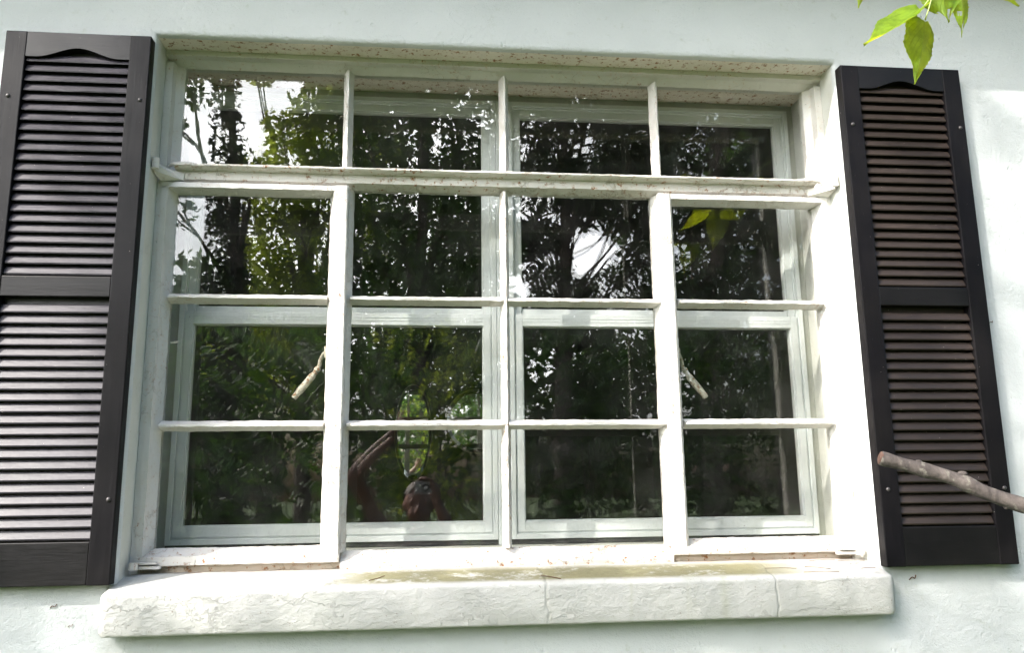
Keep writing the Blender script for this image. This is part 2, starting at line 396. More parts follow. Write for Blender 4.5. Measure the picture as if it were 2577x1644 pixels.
XL, XR, ZT, ZB = -.6696, 1.0804, 1.1084, -.245
house = Thing('house', 'pale painted stucco house wall around the wide white window, with roof eave', 'house', (0, .15, -1.6))
def rect_loop(off, y, jit, n=90, seed=0):
    x0, x1, z0, z1 = XL-off, XR+off, ZB-off, ZT+off; pts = []
    def add(ax, az, bx, bz):
        for i in range(n): pts.append((ax+(bx-ax)*i/n, az+(bz-az)*i/n))
    add(x0, z0, x1, z0); add(x1, z0, x1, z1); add(x1, z1, x0, z1); add(x0, z1, x0, z0)
    return [(x+jit*noise.noise(Vector((x*22, z*22, seed))), y+jit*.7*noise.noise(Vector((x*20, z*20, 5+seed))), z+jit*noise.noise(Vector((x*22, z*22, 3+seed)))) for x, z in pts]
def skin_loops(bm, loops):
    L = [[bm.verts.new(p) for p in lp] for lp in loops]
    for a, b in zip(L, L[1:]):
        for i in range(len(a)): bm.faces.new((a[i], a[(i+1) % len(a)], b[(i+1) % len(b)], b[i]))
    return L
def outer_loop(y, n=90):
    x0, x1, z0, z1 = -4.5, 5.0, -1.7, 1.9; pts = []
    def add(ax, az, bx, bz):
        for i in range(n): pts.append((ax+(bx-ax)*i/n, y, az+(bz-az)*i/n))
    add(x0, z0, x1, z0); add(x1, z0, x1, z1); add(x1, z1, x0, z1); add(x0, z1, x0, z0); return pts
bm = B()
skin_loops(bm, [outer_loop(.32), outer_loop(0), rect_loop(.014, 0, .0006), rect_loop(.006, .0012, .0012), rect_loop(.0015, .005, .0016), rect_loop(0, .013, .0016, seed=2), rect_loop(0, .017, .0010)])
house.part('outer_wall', bm, M['stucco'], smooth=True)
# painted reveal: jambs and head butt against the stucco arris
for nm, z, mt in (('reveal_head', 1, M['head']), ('reveal_jamb', 0, M['reveal'])):
    if nm == 'reveal_head':
        bm = B(); box(bm, XL-.02, XR+.02, .0165, .30, ZT, ZT+.02); house.part(nm, bm, mt)
    else:
        for sx in (0, 1):
            bm = B(); box(bm, XL-.02 if not sx else XR, XL if not sx else XR+.02, .0165, .30, ZB, ZT-.0005); house.part(nm, bm, mt)
bm = B(); box(bm, XL, XR, .119, .31, -.26, -.150); house.part('inner_sill', bm, M['trim'])
# trim ring behind the outer frame that carries the inner windows
bm = B()
box(bm, XL+.0005, -.647, .262, .30, -.15, ZT-.001); box(bm, 1.058, XR-.0005, .262, .30, -.15, ZT-.001)
box(bm, -.647, 1.058, .262, .30, 1.0855, ZT-.001)
house.part('inner_trim', bm, M['trim'])
bm = B(); box(bm, .189, .222, .246, .31, -.15, 1.0850, .002); house.part('mullion', bm, M['vinyl'])
# eave
eave = house.part('eave', (lambda b: (box(b, -4.8, 5.3, -.30, .0, 1.545, 1.57), b)[1])(B()), M['soffit'])
house.part('fascia', (lambda b: (box(b, -4.8, 5.3, -.325, -.30, 1.53, 1.70, .004), b)[1])(B()), M['soffit'], eave)
bm = B(); prism(bm, [(1.70, -.36), (1.715, -.36), (3.4, 2.6), (3.38, 2.6)], 'x', -4.9, 5.4)
house.part('roof', bm, M['shingle'])
bm = B()
X0, X1, Y0, Y1, Z0, Z1 = -2.6, 3.2, .3205, 4.0, -1.5, 1.35
def quad(bm, *p): bm.faces.new([bm.verts.new(q) for q in p])
box(bm, X0-.1, X0, Y0, Y1, Z0, Z1); box(bm, X1, X1+.1, Y0, Y1, Z0, Z1); box(bm, X0-.1, X1+.1, Y1, Y1+.1, Z0, Z1); box(bm, X0-.1, X1+.1, Y0, Y1+.1, Z1, Z1+.1)
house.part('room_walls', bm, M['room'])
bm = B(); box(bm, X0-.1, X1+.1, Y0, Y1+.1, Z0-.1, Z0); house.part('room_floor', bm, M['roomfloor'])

# ------------------------------------------------------------------ window sill
bm = B()
prof = [(-.184, .117), (-.188, .06), (-.2020, .0), (-.2115, -.036), (-.2130, -.0395), (-.2160, -.0438), (-.2195, -.0455), (-.224, -.0460), (-.26, -.0458), (-.298, -.045), (-.3015, -.0440), (-.3035, -.0415), (-.304, -.038), (-.304, .0), (-.304, .02), (-.27, .117)]
sx0, sx1 = -.684, 1.088; n = 200; rings = []
for i in range(n+1):
    a = sx0+(sx1-sx0)*i/n; e = min(a-sx0, sx1-a); ins = .006*max(0, 1-e/.008)**2; ring = []
    for j, (z, y) in enumerate(prof):
        jz = .0009*noise.noise(Vector((a*9, j*1.3, 1)))+.0009*noise.noise(Vector((a*60, j*2.1, 4)))
        jy = .0010*noise.noise(Vector((a*9, j*1.1, 7)))+.0008*noise.noise(Vector((a*70, j*1.9, 2)))
        cz, cy = -.255, .03
        zz = z+jz+(ins if z < cz else -ins); yy = y+jy+(ins if y < cy else 0)
        ring.append(bm.verts.new((a, yy, zz)))
    rings.append(ring)
for i in range(n):
    for j in range(len(prof)): bm.faces.new((rings[i][j], rings[i][(j+1) % len(prof)], rings[i+1][(j+1) % len(prof)], rings[i+1][j]))
bm.faces.new(rings[0][::-1]); bm.faces.new(rings[-1])
single('window_sill', bm, M['sill'], 'thick white painted sill with peeling paint and olive moss under the window', 'window sill', (-.684, 0, -.26), smooth=True)

# ------------------------------------------------------------------ outer steel window
sw = Thing('steel_window', 'old white painted steel casement window with sixteen panes and rust freckles', 'window', (.2, .1, -.2))
ST = .006
def vmember(prof, z0, z1, jit=.0012, seed=0): b = B(); prism(b, prof, 'z', z0, z1, jit=jit, seed=seed, step=ST); return b
def hmember(prof, x0, x1, jit=.0012, seed=0): b = B(); prism(b, prof, 'x', x0, x1, jit=jit, seed=seed, step=ST); return b
def muntin_prof(c, h=.0118, y0=.0855): return [(c-h, .1125), (c-.0028, y0), (c+.0022, y0), (c+h, .1125), (c+h, .1165), (c+.004, .1165), (c+.004, .134), (c-.004, .134), (c-.004, .1165), (c-h, .1165)]
# fixed frame members
sw.part('frame_jamb', vmember([(XL+.0005, .080), (-.650, .078), (-.648, .1), (-.629, .1125), (-.629, .130), (XL+.0005, .130)], -.1975, 1.079, seed=1), M['steel'], smooth=False)
sw.part('frame_jamb', vmember([(XR-.0005, .080), (1.060, .078), (1.058, .1), (1.040, .1125), (1.040, .130), (XR-.0005, .130)], -.1975, 1.079, seed=2), M['steel'])
sw.part('frame_head', hmember([(ZT-.0005, .072), (1.094, .072), (1.092, .090), (1.0775, .1125), (1.0775, .130), (ZT-.0005, .130)], XL+.001, XR-.001, .0014, 3), M['steel'])
BP = [(-.1935, .090), (-.176, .0885), (-.170, .090), (-.166, .096), (-.147, .1125), (-.147, .135), (-.1935, .135)]
CP = [(-.1935, .078), (-.178, .0745), (-.170, .076), (-.166, .090), (-.147, .1125), (-.147, .135), (-.1935, .135)]
sw.part('frame_base', hmember(BP, XL+.001, -.1985, .0014, 4), M['rustline'], label='rust streaked base member under the left casement')
sw.part('frame_base', hmember(CP, -.1983, .5993, .0014, 5), M['rusty'])
sw.part('frame_base', hmember(BP, .5995, XR-.001, .0014, 6), M['rustline'], label='rust streaked base member under the right casement')
sw.part('transom_bar', hmember([(.7545, .1125), (.764, .083), (.786, .0815), (.7885, .064), (.7925, .0585), (.7965, .0590), (.799, .0640), (.8015, .086), (.8035, .1125), (.8035, .13), (.7545, .13)], -.628, 1.039, .0011, 5), M['rusty'])
# upper muntins and centre muntin
for c, s in ((-.2100, 6), (.1995, 7), (.6120, 8)):
    sw.part('muntin', vmember(muntin_prof(c, .0125), .8035, 1.078, seed=s), M['steel'])
sw.part('muntin', vmember(muntin_prof(.1975, .0112), -.146, .7540, .0013, seed=9), M['rusty'])
for c, s in ((.4635, 10), (.1500, 11)):
    for xa, xb in ((-.192, .192), (.203, .600)):
        sw.part('muntin', hmember(muntin_prof(c, .0118), xa, xb, .0013, seed=s+xa), M['steel'])
# fixed edges of the middle light
sw.part('frame_post', vmember([(-.200, .092), (-.1995, .092), (-.190, .1125), (-.190, .13), (-.200, .13)], -.15, .7540, seed=12), M['steel'])
sw.part('frame_post', vmember([(.6005, .092), (.600, .092), (.591, .1125), (.591, .13), (.6005, .13)], -.15, .7540, seed=13), M['steel'])
rg = random.Random(11)
def pane(x0, x1, z0, z1, parent=None, thing=sw, y=.1135, th=.003, mat='oldglass', tilt=.0012):
    b = B(); box(b, x0, x1, y, y+th, z0, z1)
    cx, cz = (x0+x1)/2, (z0+z1)/2; a, c = rg.uniform(-tilt, tilt), rg.uniform(-tilt, tilt)
    for v in b.verts: v.co.y += (v.co.x-cx)*a+(v.co.z-cz)*c
    return thing.part('glass_pane', b, M[mat], parent)
for x0, x1 in ((-.632, -.211), (-.209, .1985), (.2005, .611), (.613, 1.043)): pane(x0, x1, .8025, 1.080)
for x0, x1 in ((-.191, .1965), (.1985, .592)):
    for z0, z1 in ((-.150, .149), (.151, .4625), (.4645, .756)): pane(x0, x1, z0, z1)
# opening casements
def casement(xo, xi, side):
    """xo hinge side, xi meeting side; side=+1 when the hinge is on the left"""
    f = side
    outer = lambda u: xo+f*u
    gl_o = xo+f*.029; gl_i = xi-f*.0485
    lo, hi = sorted((xo, xi))
    r = sw.part('casement', hmember([(-.1700, .0745), (-.1680, .072), (-.150, .072), (-.147, .084), (-.1335, .1115), (-.1335, .118), (-.166, .118)], lo+.0005, hi-.0005, .0016, 20+side), M['rusty'],
                label='opening casement frame hinged at the %s reveal' % ('left' if side > 0 else 'right'))
    sw.part('top_rail', hmember([(.7535, .0755), (.7400, .0745), (.7385, .086), (.7330, .1115), (.7330, .118), (.7535, .118)], lo+.0005, hi-.0005, .0012, 22+side), M['steel'], r)
    def vp(us): return [(xo+f*u, y) for u, y in us] if f > 0 else [(xo+f*u, y) for u, y in us]
    sw.part('hinge_stile', vmember(vp([(0, .076), (.0155, .0725), (.0175, .086), (.029, .1115), (.029, .118), (0, .118)]), -.1500, .7385, .0013, 24+side), M['steel'], r)
    w = abs(xi-xo)
    sw.part('meeting_stile', vmember(vp([(w-.0485, .1115), (w-.036, .077), (w-.031, .0715), (w-.004, .071), (w-.001, .074), (w, .0885), (w, .118), (w-.0485, .118)]), -.1685, .7530, .0014, 26+side), M['steel'], r)
    a, b = sorted((gl_o, gl_i))
    for c, s in ((.4635, 30), (.1500, 31)):
        sw.part('muntin', hmember(muntin_prof(c, .0125, .084), a-.001, b+.001, .0014, seed=s+side), M['steel'], r)
    for z0, z1 in ((-.136, .149), (.151, .4625), (.4645, .735)): pane(a-.002, b+.002, z0, z1, r)
    # lever handle on the room side
    hx = xi-f*.048; b2 = B()
    P0 = [(hx, .120, .333), (hx-f*.010, .140, .330), (hx-f*.018, .150, .318), (hx-f*.021, .153, .303), (hx-f*.027, .154, .293)]
    tube(b2, ripple(P0, 4), .0052, 8)
    ball(b2, (hx-f*.0262, .154, .294), .0088, 1, .8, .9)
    q = [(hx-f*.030, .1545, .288), (hx-f*.040, .155, .274), (hx-f*.058, .157, .252), (hx-f*.075, .158, .231), (hx-f*.082, .1585, .222)]
    tube(b2, ripple(q, 4), [.0066]*3+[.0092]*4+[.0094]*4+[.0080]*4+[.0070]*2, 8, wob=.12)
    box(b2, hx-.006, hx+.006, .117, .128, .318, .348, .002)
    sw.part('lever_handle', b2, M['handle'], r, smooth=True)
    # friction hinges that stand out of the frame corner
    for zc, top in ((.772, True), (-.166, False)):
        b3 = B(); wx = XL+.0015 if f > 0 else XR-.0015
        if top:
            pr = [(xo-f*.002, .080, zc-.020), (xo+f*.050, .078, zc-.013), (xo+f*.052, .078, zc+.004), (xo+f*.02, .066, zc+.010), (wx+f*.004, .032, zc+.016), (wx+f*.0005, .028, zc+.012), (wx+f*.001, .034, zc-.006)]
            vs = [b3.verts.new(p) for p in pr]; vs2 = [b3.verts.new((p[0], p[1]+.012, p[2])) for p in pr]
            b3.faces.new(vs); b3.faces.new(vs2[::-1])
            for i in range(len(pr)): b3.faces.new((vs[i], vs[(i+1) % len(pr)], vs2[(i+1) % len(pr)], vs2[i]))
            tube(b3, [(wx+f*.009, .026, zc-.004), (wx+f*.009, .026, zc+.022)], .0085, 12)
            tube(b3, ripple([(xo+f*.085, .062, zc+.022), (xo+f*.055, .064, zc+.026), (xo+f*.030, .070, zc+.027), (xo+f*.015, .078, zc+.024)], 4), .0045, 6)
        else:
            tube(b3, [(wx+f*.016, .052, zc-.010), (wx+f*.016, .052, zc+.006)], .0095, 16)
            box(b3, *sorted((wx+f*.016, xo+f*.060)), .060, .074, zc-.010, zc-.003, .001)
            box(b3, *sorted((wx+f*.022, xo+f*.052)), .056, .072, zc+.001, zc+.006, .001)
        sw.part('hinge', b3, M['steel'] if top else M['rusty'], r, smooth=False)
    return r
casement(-.6575, -.2003, 1)
casement(1.0685, .6010, -1)

# ------------------------------------------------------------------ inner sliding sash windows
def sash_window(x0, x1, label):
    t = Thing('sash_window', label, 'window', ((x0+x1)/2, .26, -.136), 'inner double hung windows')
    z0, z1 = -.136, 1.0845
    def ring(bm, a0, a1, c0, c1, w, y0, y1, bev=.0012):
        wt, wb, wl, wr = w
        box(bm, a0, a0+wl, y0, y1, c0, c1, bev); box(bm, a1-wr, a1, y0, y1, c0, c1, bev)
        box(bm, a0+wl-.0002, a1-wr+.0002, y0+.0003, y1-.0003, c1-wt, c1, bev); box(bm, a0+wl-.0002, a1-wr+.0002, y0+.0003, y1-.0003, c0, c0+wb, bev)
    b = B(); ring(b, x0, x1, z0, z1, (.013, .014, .0125, .0125), .246, .31); ring(b, x0+.0123, x1-.0123, z0+.0138, z1-.0128, (.004, .006, .004, .004), .2535, .30)
    t.part('frame', b, M['vinyl'])
    b = B(); ring(b, x0+.0160, x1-.0160, .4290, z1-.016, (.0215, .022, .0195, .0195), .262, .288); ring(b, x0+.0353, x1-.0353, .4508, z1-.0373, (.003, .003, .003, .003), .268, .285)
    box(b, x0+.036, x1-.036, .2660, .2860, .4540, .4790, .001)
    us = t.part('upper_sash', b, M['vinyl'])
    b = B(); box(b, x0+.034, x1-.034, .274, .279, .476, z1-.036); t.part('glass_pane', b, M['newglass'], us)
    b = B(); ring(b, x0+.0162, x1-.0162, z0+.018, .4610, (.0330, .027, .0195, .0195), .2500, .2618)
    for zz in (.4400, .4480): box(b, x0+.018, x1-.018, .2493, .2512, zz, zz+.0012)
    ring(b, x0+.0355, x1-.0355, z0+.0448, .4281, (.002, .003, .003, .003), .2560, .2750)
    ls = t.part('lower_sash', b, M['vinyl'])
    b = B(); box(b, x0+.034, x1-.034, .2625, .2675, z0+.042, .430); t.part('glass_pane', b, M['newglass'], ls)
    b = B(); box(b, x0-.004, x1+.004, .2635, .30, z1, z1+.003); box(b, x0, x1, .252, .30, z0-.012, z0-.0005)  # dark strips stand in for shade in the gaps around the frame
    t.part('gasket', b, M['gasket'])
    return t
sash_window(-.6455, .1880, 'pale vinyl double hung window behind the left half of the steel window')
sash_window(.2230, 1.0565, 'pale vinyl double hung window behind the right half of the steel window')

# ------------------------------------------------------------------ mirrors in the room
def mirror(name, label, cx, cz, rx, rz, rims=True):
    t = Thing(name, label, 'mirror', (cx, 3.98, cz-rz))
    b = B(); n = 48
    def ell(k, y): return [b.verts.new((cx+rx*k*cos(2*pi*i/n), y, cz+rz*k*sin(2*pi*i/n))) for i in range(n)]
    f1 = ell(.90, 3.955); f2 = ell(1, 3.962); f3 = ell(1, 3.985)
    for A, C in ((f1, f2), (f2, f3)):
        for i in range(n): b.faces.new((A[i], A[(i+1) % n], C[(i+1) % n], C[i]))
    b.faces.new(f1); b.faces.new(f3[::-1])
    t.part('mirror_glass', b, M['mirror'])
    b = B(); tube(b, [(cx+(rx+.004)*cos(2*pi*i/40), 3.975, cz+(rz+.004)*sin(2*pi*i/40)) for i in range(41)], .007, 6, cap=False)
    t.part('rim', b, M['brass'])
K = 5.905/5.65
mirror('oval_mirror', 'narrow upright oval mirror seen through the glass inside the dark room', -.089*K, .365*K, .118*K, .317*K)
mirror('round_mirror', 'round mirror inside the dark room, right of the oval mirror', .349*K, .438*K, .213*K, .213*K)

# ------------------------------------------------------------------ shutters
def shutter(x0, label, w=.334, lv='louver'):
    x1 = x0+w; z0, z1 = -.199, 1.0855; yf = -.031
    t = Thing('shutter', label, 'shutter', ((x0+x1)/2, 0, z0), 'black louvered shutters beside the window')
    sw_ = .0485
    for a, c in ((x0, x0+sw_), (x1-sw_, x1)):
        b = B(); box(b, a, c, yf, -.0005, z0, z1, .0022); t.part('stile', b, M['stileblk'])
    xa, xb = x0+sw_-.0003, x1-sw_+.0003
    # top rail with the curved lower edge
    b = B(); nn = 40; yr = yf+.0012
    top = []; bot = []
    for i in range(nn+1):
        u = i/nn; x = xa+(xb-xa)*u
        s = max(0, 1-abs(u-.5)/.40); s = s*s*(3-2*s)
        top.append((x, z1-.0006)); bot.append((x, 1.0215+.0245*s))
    fr = [[b.verts.new((x, y, z)) for x, z in L] for L in (top, bot) for y in (yr, -.001)]
    T0, T1, B0, B1 = fr
    for i in range(nn):
        b.faces.new((T0[i], T0[i+1], B0[i+1], B0[i])); b.faces.new((T1[i], B1[i], B1[i+1], T1[i+1]))
        b.faces.new((T0[i], T1[i], T1[i+1], T0[i+1])); b.faces.new((B0[i], B0[i+1], B1[i+1], B1[i]))
    b.faces.new((T0[0], B0[0], B1[0], T1[0])); b.faces.new((T0[-1], T1[-1], B1[-1], B0[-1]))
    t.part('top_rail', b, M['railblk'])
    for nm, a, c in (('middle_rail', .4340, .4815), ('bottom_rail', z0+.0006, -.1075)):
        b = B(); box(b, xa, xb, yr, -.001, a, c, .0018); t.part(nm, b, M['railblk'])
    for za, zb, first in ((.4815, 1.0450, True), (-.1075, .4340, False)):
        b = B(); box(b, xa+.0008, xb-.0008, -.0055, -.0012, za-.004, zb)
        p = .0250; z = za+.0045; k = 0
        while z+.018 < zb+.006:
            j = .0006*noise.noise(Vector((z*50, x0, 0)))
            pr = [(z, -.0245+j), (z+.0030, -.0252+j), (z+.0198, -.0165), (z+.0212, -.0140), (z+.0200, -.0125), (z+.0020, -.0215)]
            prism(b, pr, 'x', xa+.001, xb-.001); z += p
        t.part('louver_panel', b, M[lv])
    for sxx in (x0+.0200, x1-.0155):
        for sz in (.9175, -.0190):
            b = B(); ball(b, (sxx, yf, sz), .0052, 1, .75, 1, 12); t.part('screw', b, M['screw'], smooth=True)
    return t
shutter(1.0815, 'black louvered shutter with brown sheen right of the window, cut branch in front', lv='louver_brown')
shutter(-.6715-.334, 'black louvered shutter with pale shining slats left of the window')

# ------------------------------------------------------------------ branches and leaves by the wall
cb = Thing('cut_branch', 'grey brown cut branch end reaching in from the right before the right shutter', 'branch', (1.9, -.62, -.3))
pts = ripple([(.920, -.330, .047), (.937, -.335, .041), (.986, -.35, .025), (1.047, -.37, .004), (1.097, -.39, -.024), (1.17, -.42, -.055), (1.336, -.5, -.12), (1.6, -.6, -.2), (1.9, -.7, -.3)], 7)
rad = []
for i, p in enumerate(pts):
    s = i/(len(pts)-1); r = .0120+.004*s+.0022*math.exp(-((p.x-.925)/.02)**2)+.0022*math.exp(-((p.x-.999)/.012)**2)+.0028*math.exp(-((p.x-1.066)/.012)**2)+.0016*math.exp(-((p.x-1.15)/.015)**2); rad.append(r)
b = B(); tube(b, pts, rad, 18, wob=.10); ball(b, (1.128, -.402, -.052), .005); ball(b, (.988, -.350, .036), .0075, 1.2, 1, .8); ball(b, (1.062, -.376, .012), .0085, 1.3, 1, .8); tube(b, [(1.20, -.43, -.060), (1.212, -.437, -.040), (1.216, -.440, -.028)], [.006, .0048, .0036], 8)
ob = cb.part('bark', b, M['branchbark'], smooth=True)
b = B(); d0 = (pts[0]-pts[1]).normalized(); tube(b, [pts[0]-d0*.002, pts[0]+d0*.0015, pts[0]+d0*.003], [.0138, .0134, .0100], 18, wob=.2)
cb.part('cut_end', b, M['cutwood'])

def leaf_mesh(base, tip, width, side, fold=.25, droop=.12, seed=0, holes=None, rag=0):
    """ovate heart leaf with drawn-out tip; real 3-D curvature, uv for the veins"""
    base, tip = Vector(base), Vector(tip); L = (tip-base).length; ax = (tip-base).normalized()
    side = Vector(side); side = (side-ax*side.dot(ax)).normalized(); nrm = ax.cross(side)
    b = B(); uvl = b.loops.layers.uv.new('uv'); nv, nu = 26, 8; grid = []
    for i in range(nv+1):
        v = i/nv
        tv = (0, .05, .15, .30, .45, .58, .70, .80, .90, 1.0); th = (.42, .74, .95, 1, .93, .76, .50, .27, .11, .0)
        for q_ in range(9):
            if v <= tv[q_+1]+1e-6: hw = width/2*(th[q_]+(th[q_+1]-th[q_])*(v-tv[q_])/(tv[q_+1]-tv[q_])); break
        row = []
        for j in range(-nu, nu+1):
            u = j/nu
            ser = 1+(.035*abs(u)*(((i*1.0) % 2)-.5)*2 if abs(u) == 1 else 0)
            back = -.055*L*abs(u)**1.4*max(0, 1-v/.25)
            p = base+ax*(L*v+back)+side*(u*hw*ser)
            z = -fold*abs(u)*hw+.012*noise.noise(Vector((u*2.2+seed, v*5, seed)))*width*8*abs(u)**.7-droop*L*(v-.35)**2
            row.append((p+nrm*z, u, v))
        grid.append(row)
    V = [[b.verts.new(p) for p, u, v in r] for r in grid]
    for i in range(nv):
        for j in range(2*nu):
            u = (j+.5)/nu-1; v = (i+.5)/nv
            if rag and noise.noise(Vector((u*1.6+seed*3, v*3.4, seed)))+.35*noise.noise(Vector((u*6, v*9, seed))) > .30-rag*abs(v-.5): continue
            f = b.faces.new((V[i][j], V[i][j+1], V[i+1][j+1], V[i+1][j]))
            for lp, (ii, jj) in zip(f.loops, ((i, j), (i, j+1), (i+1, j+1), (i+1, j))): lp[uvl].uv = (grid[ii][jj][1], grid[ii][jj][2])
    loose = [v for v in b.verts if not v.link_faces]
    bmesh.ops.delete(b, geom=loose, context='VERTS')
    bmesh.ops.solidify(b, geom=b.faces[:], thickness=.0004)
    return b
lb = Thing('leafy_twig', 'sunlit lime green mulberry leaves hanging on a twig at the top right', 'twig', (1.2, -.5, 1.2))
b = B(); tube(b, ripple([(1.45, -.56, 1.33), (1.25, -.52, 1.16), (1.10, -.505, 1.045), (1.035, -.50, .990)], 5), [.0045]*5+[.0035]*5+[.0025]*5+[.0018], 7); lb.part('stem', b, M['stem'], smooth=True)
def petiole(*p): b = B(); tube(b, ripple(p, 5), .0014, 6); return b
LV = [((1.003, -.497, .953), (.869, -.505, .857), .074, (.45, .55, .75), .42, .10, 1, 0),
      ((1.014, -.494, .932), (.980, -.500, .789), .080, (1, .30, .05), .30, .16, 2, 0),
      ((1.050, -.495, 1.035), (1.060, -.505, .925), .092, (1, -.2, .1), .25, .1, 3, .25),
      ((1.100, -.500, 1.030), (1.086, -.505, .893), .050, (1, .1, .2), .35, .1, 5, .55),
      ((.905, -.50, 1.060), (.871, -.50, .950), .050, (1, .2, .3), .35, .1, 6, 0),
      ((1.150, -.50, 1.050), (1.226, -.50, .974), .060, (.6, .2, .8), .35, .1, 7, 0)]
for i, (a, c, wd, sd, fo, dr, se, rg_) in enumerate(LV):
    lf = lb.part('leaf', leaf_mesh(a, c, wd, sd, fo, dr, se, rag=rg_), M['bigleaf'], smooth=True, label='ragged insect-eaten leaf' if rg_ else None)
    P0 = (1.035+.02*(i == 3), -.50, .992+.01*(i > 2)); 
    if i == 4: P0 = (1.10, -.505, 1.055)
    if i == 5: P0 = (1.14, -.507, 1.075)
    mid = ((P0[0]+a[0])/2, -.495, (P0[2]+a[2])/2-.004)
    lb.part('petiole', petiole(P0, mid, a), M['stem'], lf, smooth=True)

# small dry litter on the sill and on the wall
rl = random.Random(5)
def litter(name, label, pts, r, group=None):
    b = B(); tube(b, ripple(pts, 4), r, 5); single(name, b, M['debris'], label, name.replace('_', ' '), pts[0], group)
LIT = [((.27, -.018, -.206), (.315, -.030, -.208)), ((.30, .005, -.204), (.36, .01, -.2035))]
litter('dry_needle', 'dark dry needle lying on the moss at the middle of the sill', [(.262, -.004, -.2015), (.285, -.015, -.2040), (.305, -.028, -.2075)], .0009, 'dry needles on the sill')
litter('dry_needle', 'thin straw lying on the sill left of its centre', [(-.125, -.010, -.2035), (-.105, .004, -.2000), (-.092, .018, -.1965)], .0009, 'dry needles on the sill')
NL = ['reddish needle in the heap on the sill, leftmost of the heap', 'reddish needle in the heap nearest the lower right hinge', 'straw lying nearest the front edge at the right end of the sill',
      'needle crossing the middle of the heap at the right end of the sill', 'needle lying behind the others at the right end of the sill', 'needle at the far right corner of the sill']
for i in range(6):
    x = (.80, 1.0, .88, .90, .93, 1.03)[i]; y = (.01, .05, -.022, .015, .055, -.005)[i]; a = rl.uniform(-.35, .1); L = rl.uniform(.03, .09)
    litter('dry_needle', NL[i], [(px_, py_, -.2010+.235*py_+(0, .002, 0)[q_]) for q_, (px_, py_) in enumerate(((x, y), (x+L*.5*cos(a), y+L*.5*sin(a)-.003), (min(1.07, x+L*cos(a)), y+L*sin(a))))], .0006, 'needle heap on the sill')
def tendril(x, z, s, label):
    litter('vine_remnant', label, [(x, -.0005, z), (x+.006*s, -.004, z+.006*s), (x+.012*s, -.003, z+.003*s), (x+.016*s, -.001, z+.010*s)], .0012*s, 'dried vine remnants on the wall')
tendril(-.800, -.246, .8, 'dark vine remnant on the wall below the left shutter, nearer the shutter')
tendril(-.760, -.286, .6, 'small dark vine remnant on the wall between left shutter and sill end')
tendril(1.150, -.232, 1.1, 'curled vine remnant on the wall below the right shutter')
tendril(1.434, .395, .7, 'tiny brown vine remnant on the wall right of the right shutter')

# ------------------------------------------------------------------ trees and shrubs (they stand behind the photographer and show in the glass)
def leaves(bm, lobes, size, density, rnd, long=1.0, flat=.0, hang=0.):
    for (x, y, z, r) in lobes:
        n = int(density*r*r)
        for _ in range(n):
            d = Vector((rnd.gauss(0, 1), rnd.gauss(0, 1), rnd.gauss(0, 1))).normalized()
            rr = r*(.35+.75*rnd.random()**.5)*(1+.35*noise.noise(Vector((d.x*2+x, d.y*2+y, d.z*2+z))))
            c = Vector((x, y, z))+Vector((d.x*rr, d.y*rr, d.z*rr*.85))
            a = Vector((rnd.gauss(0, 1), rnd.gauss(0, 1), rnd.gauss(0, 1)-hang)).normalized(); n_ = (Vector((rnd.gauss(0, .7), rnd.gauss(0, .7), 1))).normalized()
            b_ = a.cross(n_)
            if b_.length < .1: continue
            b_.normalize(); s = size*rnd.uniform(.6, 1.3); h = s*long
            up_ = a.cross(b_)*s*.12
            p = [c-a*h*.5, c-a*h*.1+b_*s*.36+up_, c+a*h*.28+b_*s*.22+up_, c+a*h*.6, c+a*h*.28-b_*s*.22+up_, c-a*h*.1-b_*s*.36+up_]
            vs = [bm.verts.new(q) for q in p]
            bm.faces.new((vs[0], vs[1], vs[2], vs[3])); bm.faces.new((vs[0], vs[3], vs[4], vs[5]))
def crown_mesh(lobes, size, density, seed, **k):
    b = B(); leaves(b, lobes, size, density, random.Random(seed), **k)
    me = bpy.data.meshes.new('crown'); b.to_mesh(me); b.free(); return me
def limbs(bm, root, lobes, r0, seed, lk=.30):
    rnd = random.Random(seed)
    for li, (x, y, z, r) in enumerate(lobes):
        if r < .09 and li % 14: continue
        if r < .09 or (seed == 77 and x+1.5*abs(y) > -.3):
            e = Vector((x, y, z)); q = ripple([root[-1], root[-1].lerp(e, .5)+Vector((0, 0, .25+.3*rnd.random())), e], 4); tube(bm, q, .0035, 4); continue
        t = rnd.uniform(.35, .8); zz = root[0].z+(root[-1].z-root[0].z)*t
        # start on the trunk
        i = min(len(root)-1, int(t*(len(root)-1))); s = root[i]; e = Vector((x, y, z))
        if s.z > e.z-.1: s = root[max(0, i-len(root)//3)]
        m = s.lerp(e, .5)+Vector((rnd.uniform(-.25, .25), rnd.uniform(-.2, .2), rnd.uniform(-.05, .3)))
        q = ripple([s, m, e], 4); n = len(q); tube(bm, q, [r0*lk*(1-.8*i/(n-1)) for i in range(n)], 6)
        for _ in range(3):
            d = Vector((rnd.gauss(0, 1), rnd.gauss(0, 1), rnd.gauss(0, 1))).normalized()*r*.9
            tube(bm, [m.lerp(e, rnd.uniform(.3, .9)), e+d*.5, e+d], [r0*.12, r0*.08, r0*.04], 4)
def tree(name, label, trunk, r0, lobes, leafmat, size, density, seed, group=None, cat='tree', barkmat='bark', **k):
    base = Vector(trunk[0]); t = Thing(name, label, cat, base, group)
    root = ripple([Vector(p) for p in trunk], 8); n = len(root)
    b = B(); tube(b, root, [r0*(1.25 if i == 0 else 1-.75*i/(n-1)) for i in range(n)], 12, wob=.18, seed=seed); limbs(b, root, lobes, r0, seed, .16 if leafmat == 'needle' else .28)
    t.part('trunk', b, M[barkmat], smooth=True)
    b = B(); leaves(b, lobes, size, density, random.Random(seed+50), **k)
    t.part('crown', b, M[leafmat]); return t
G = 'trees mirrored in the window panes'
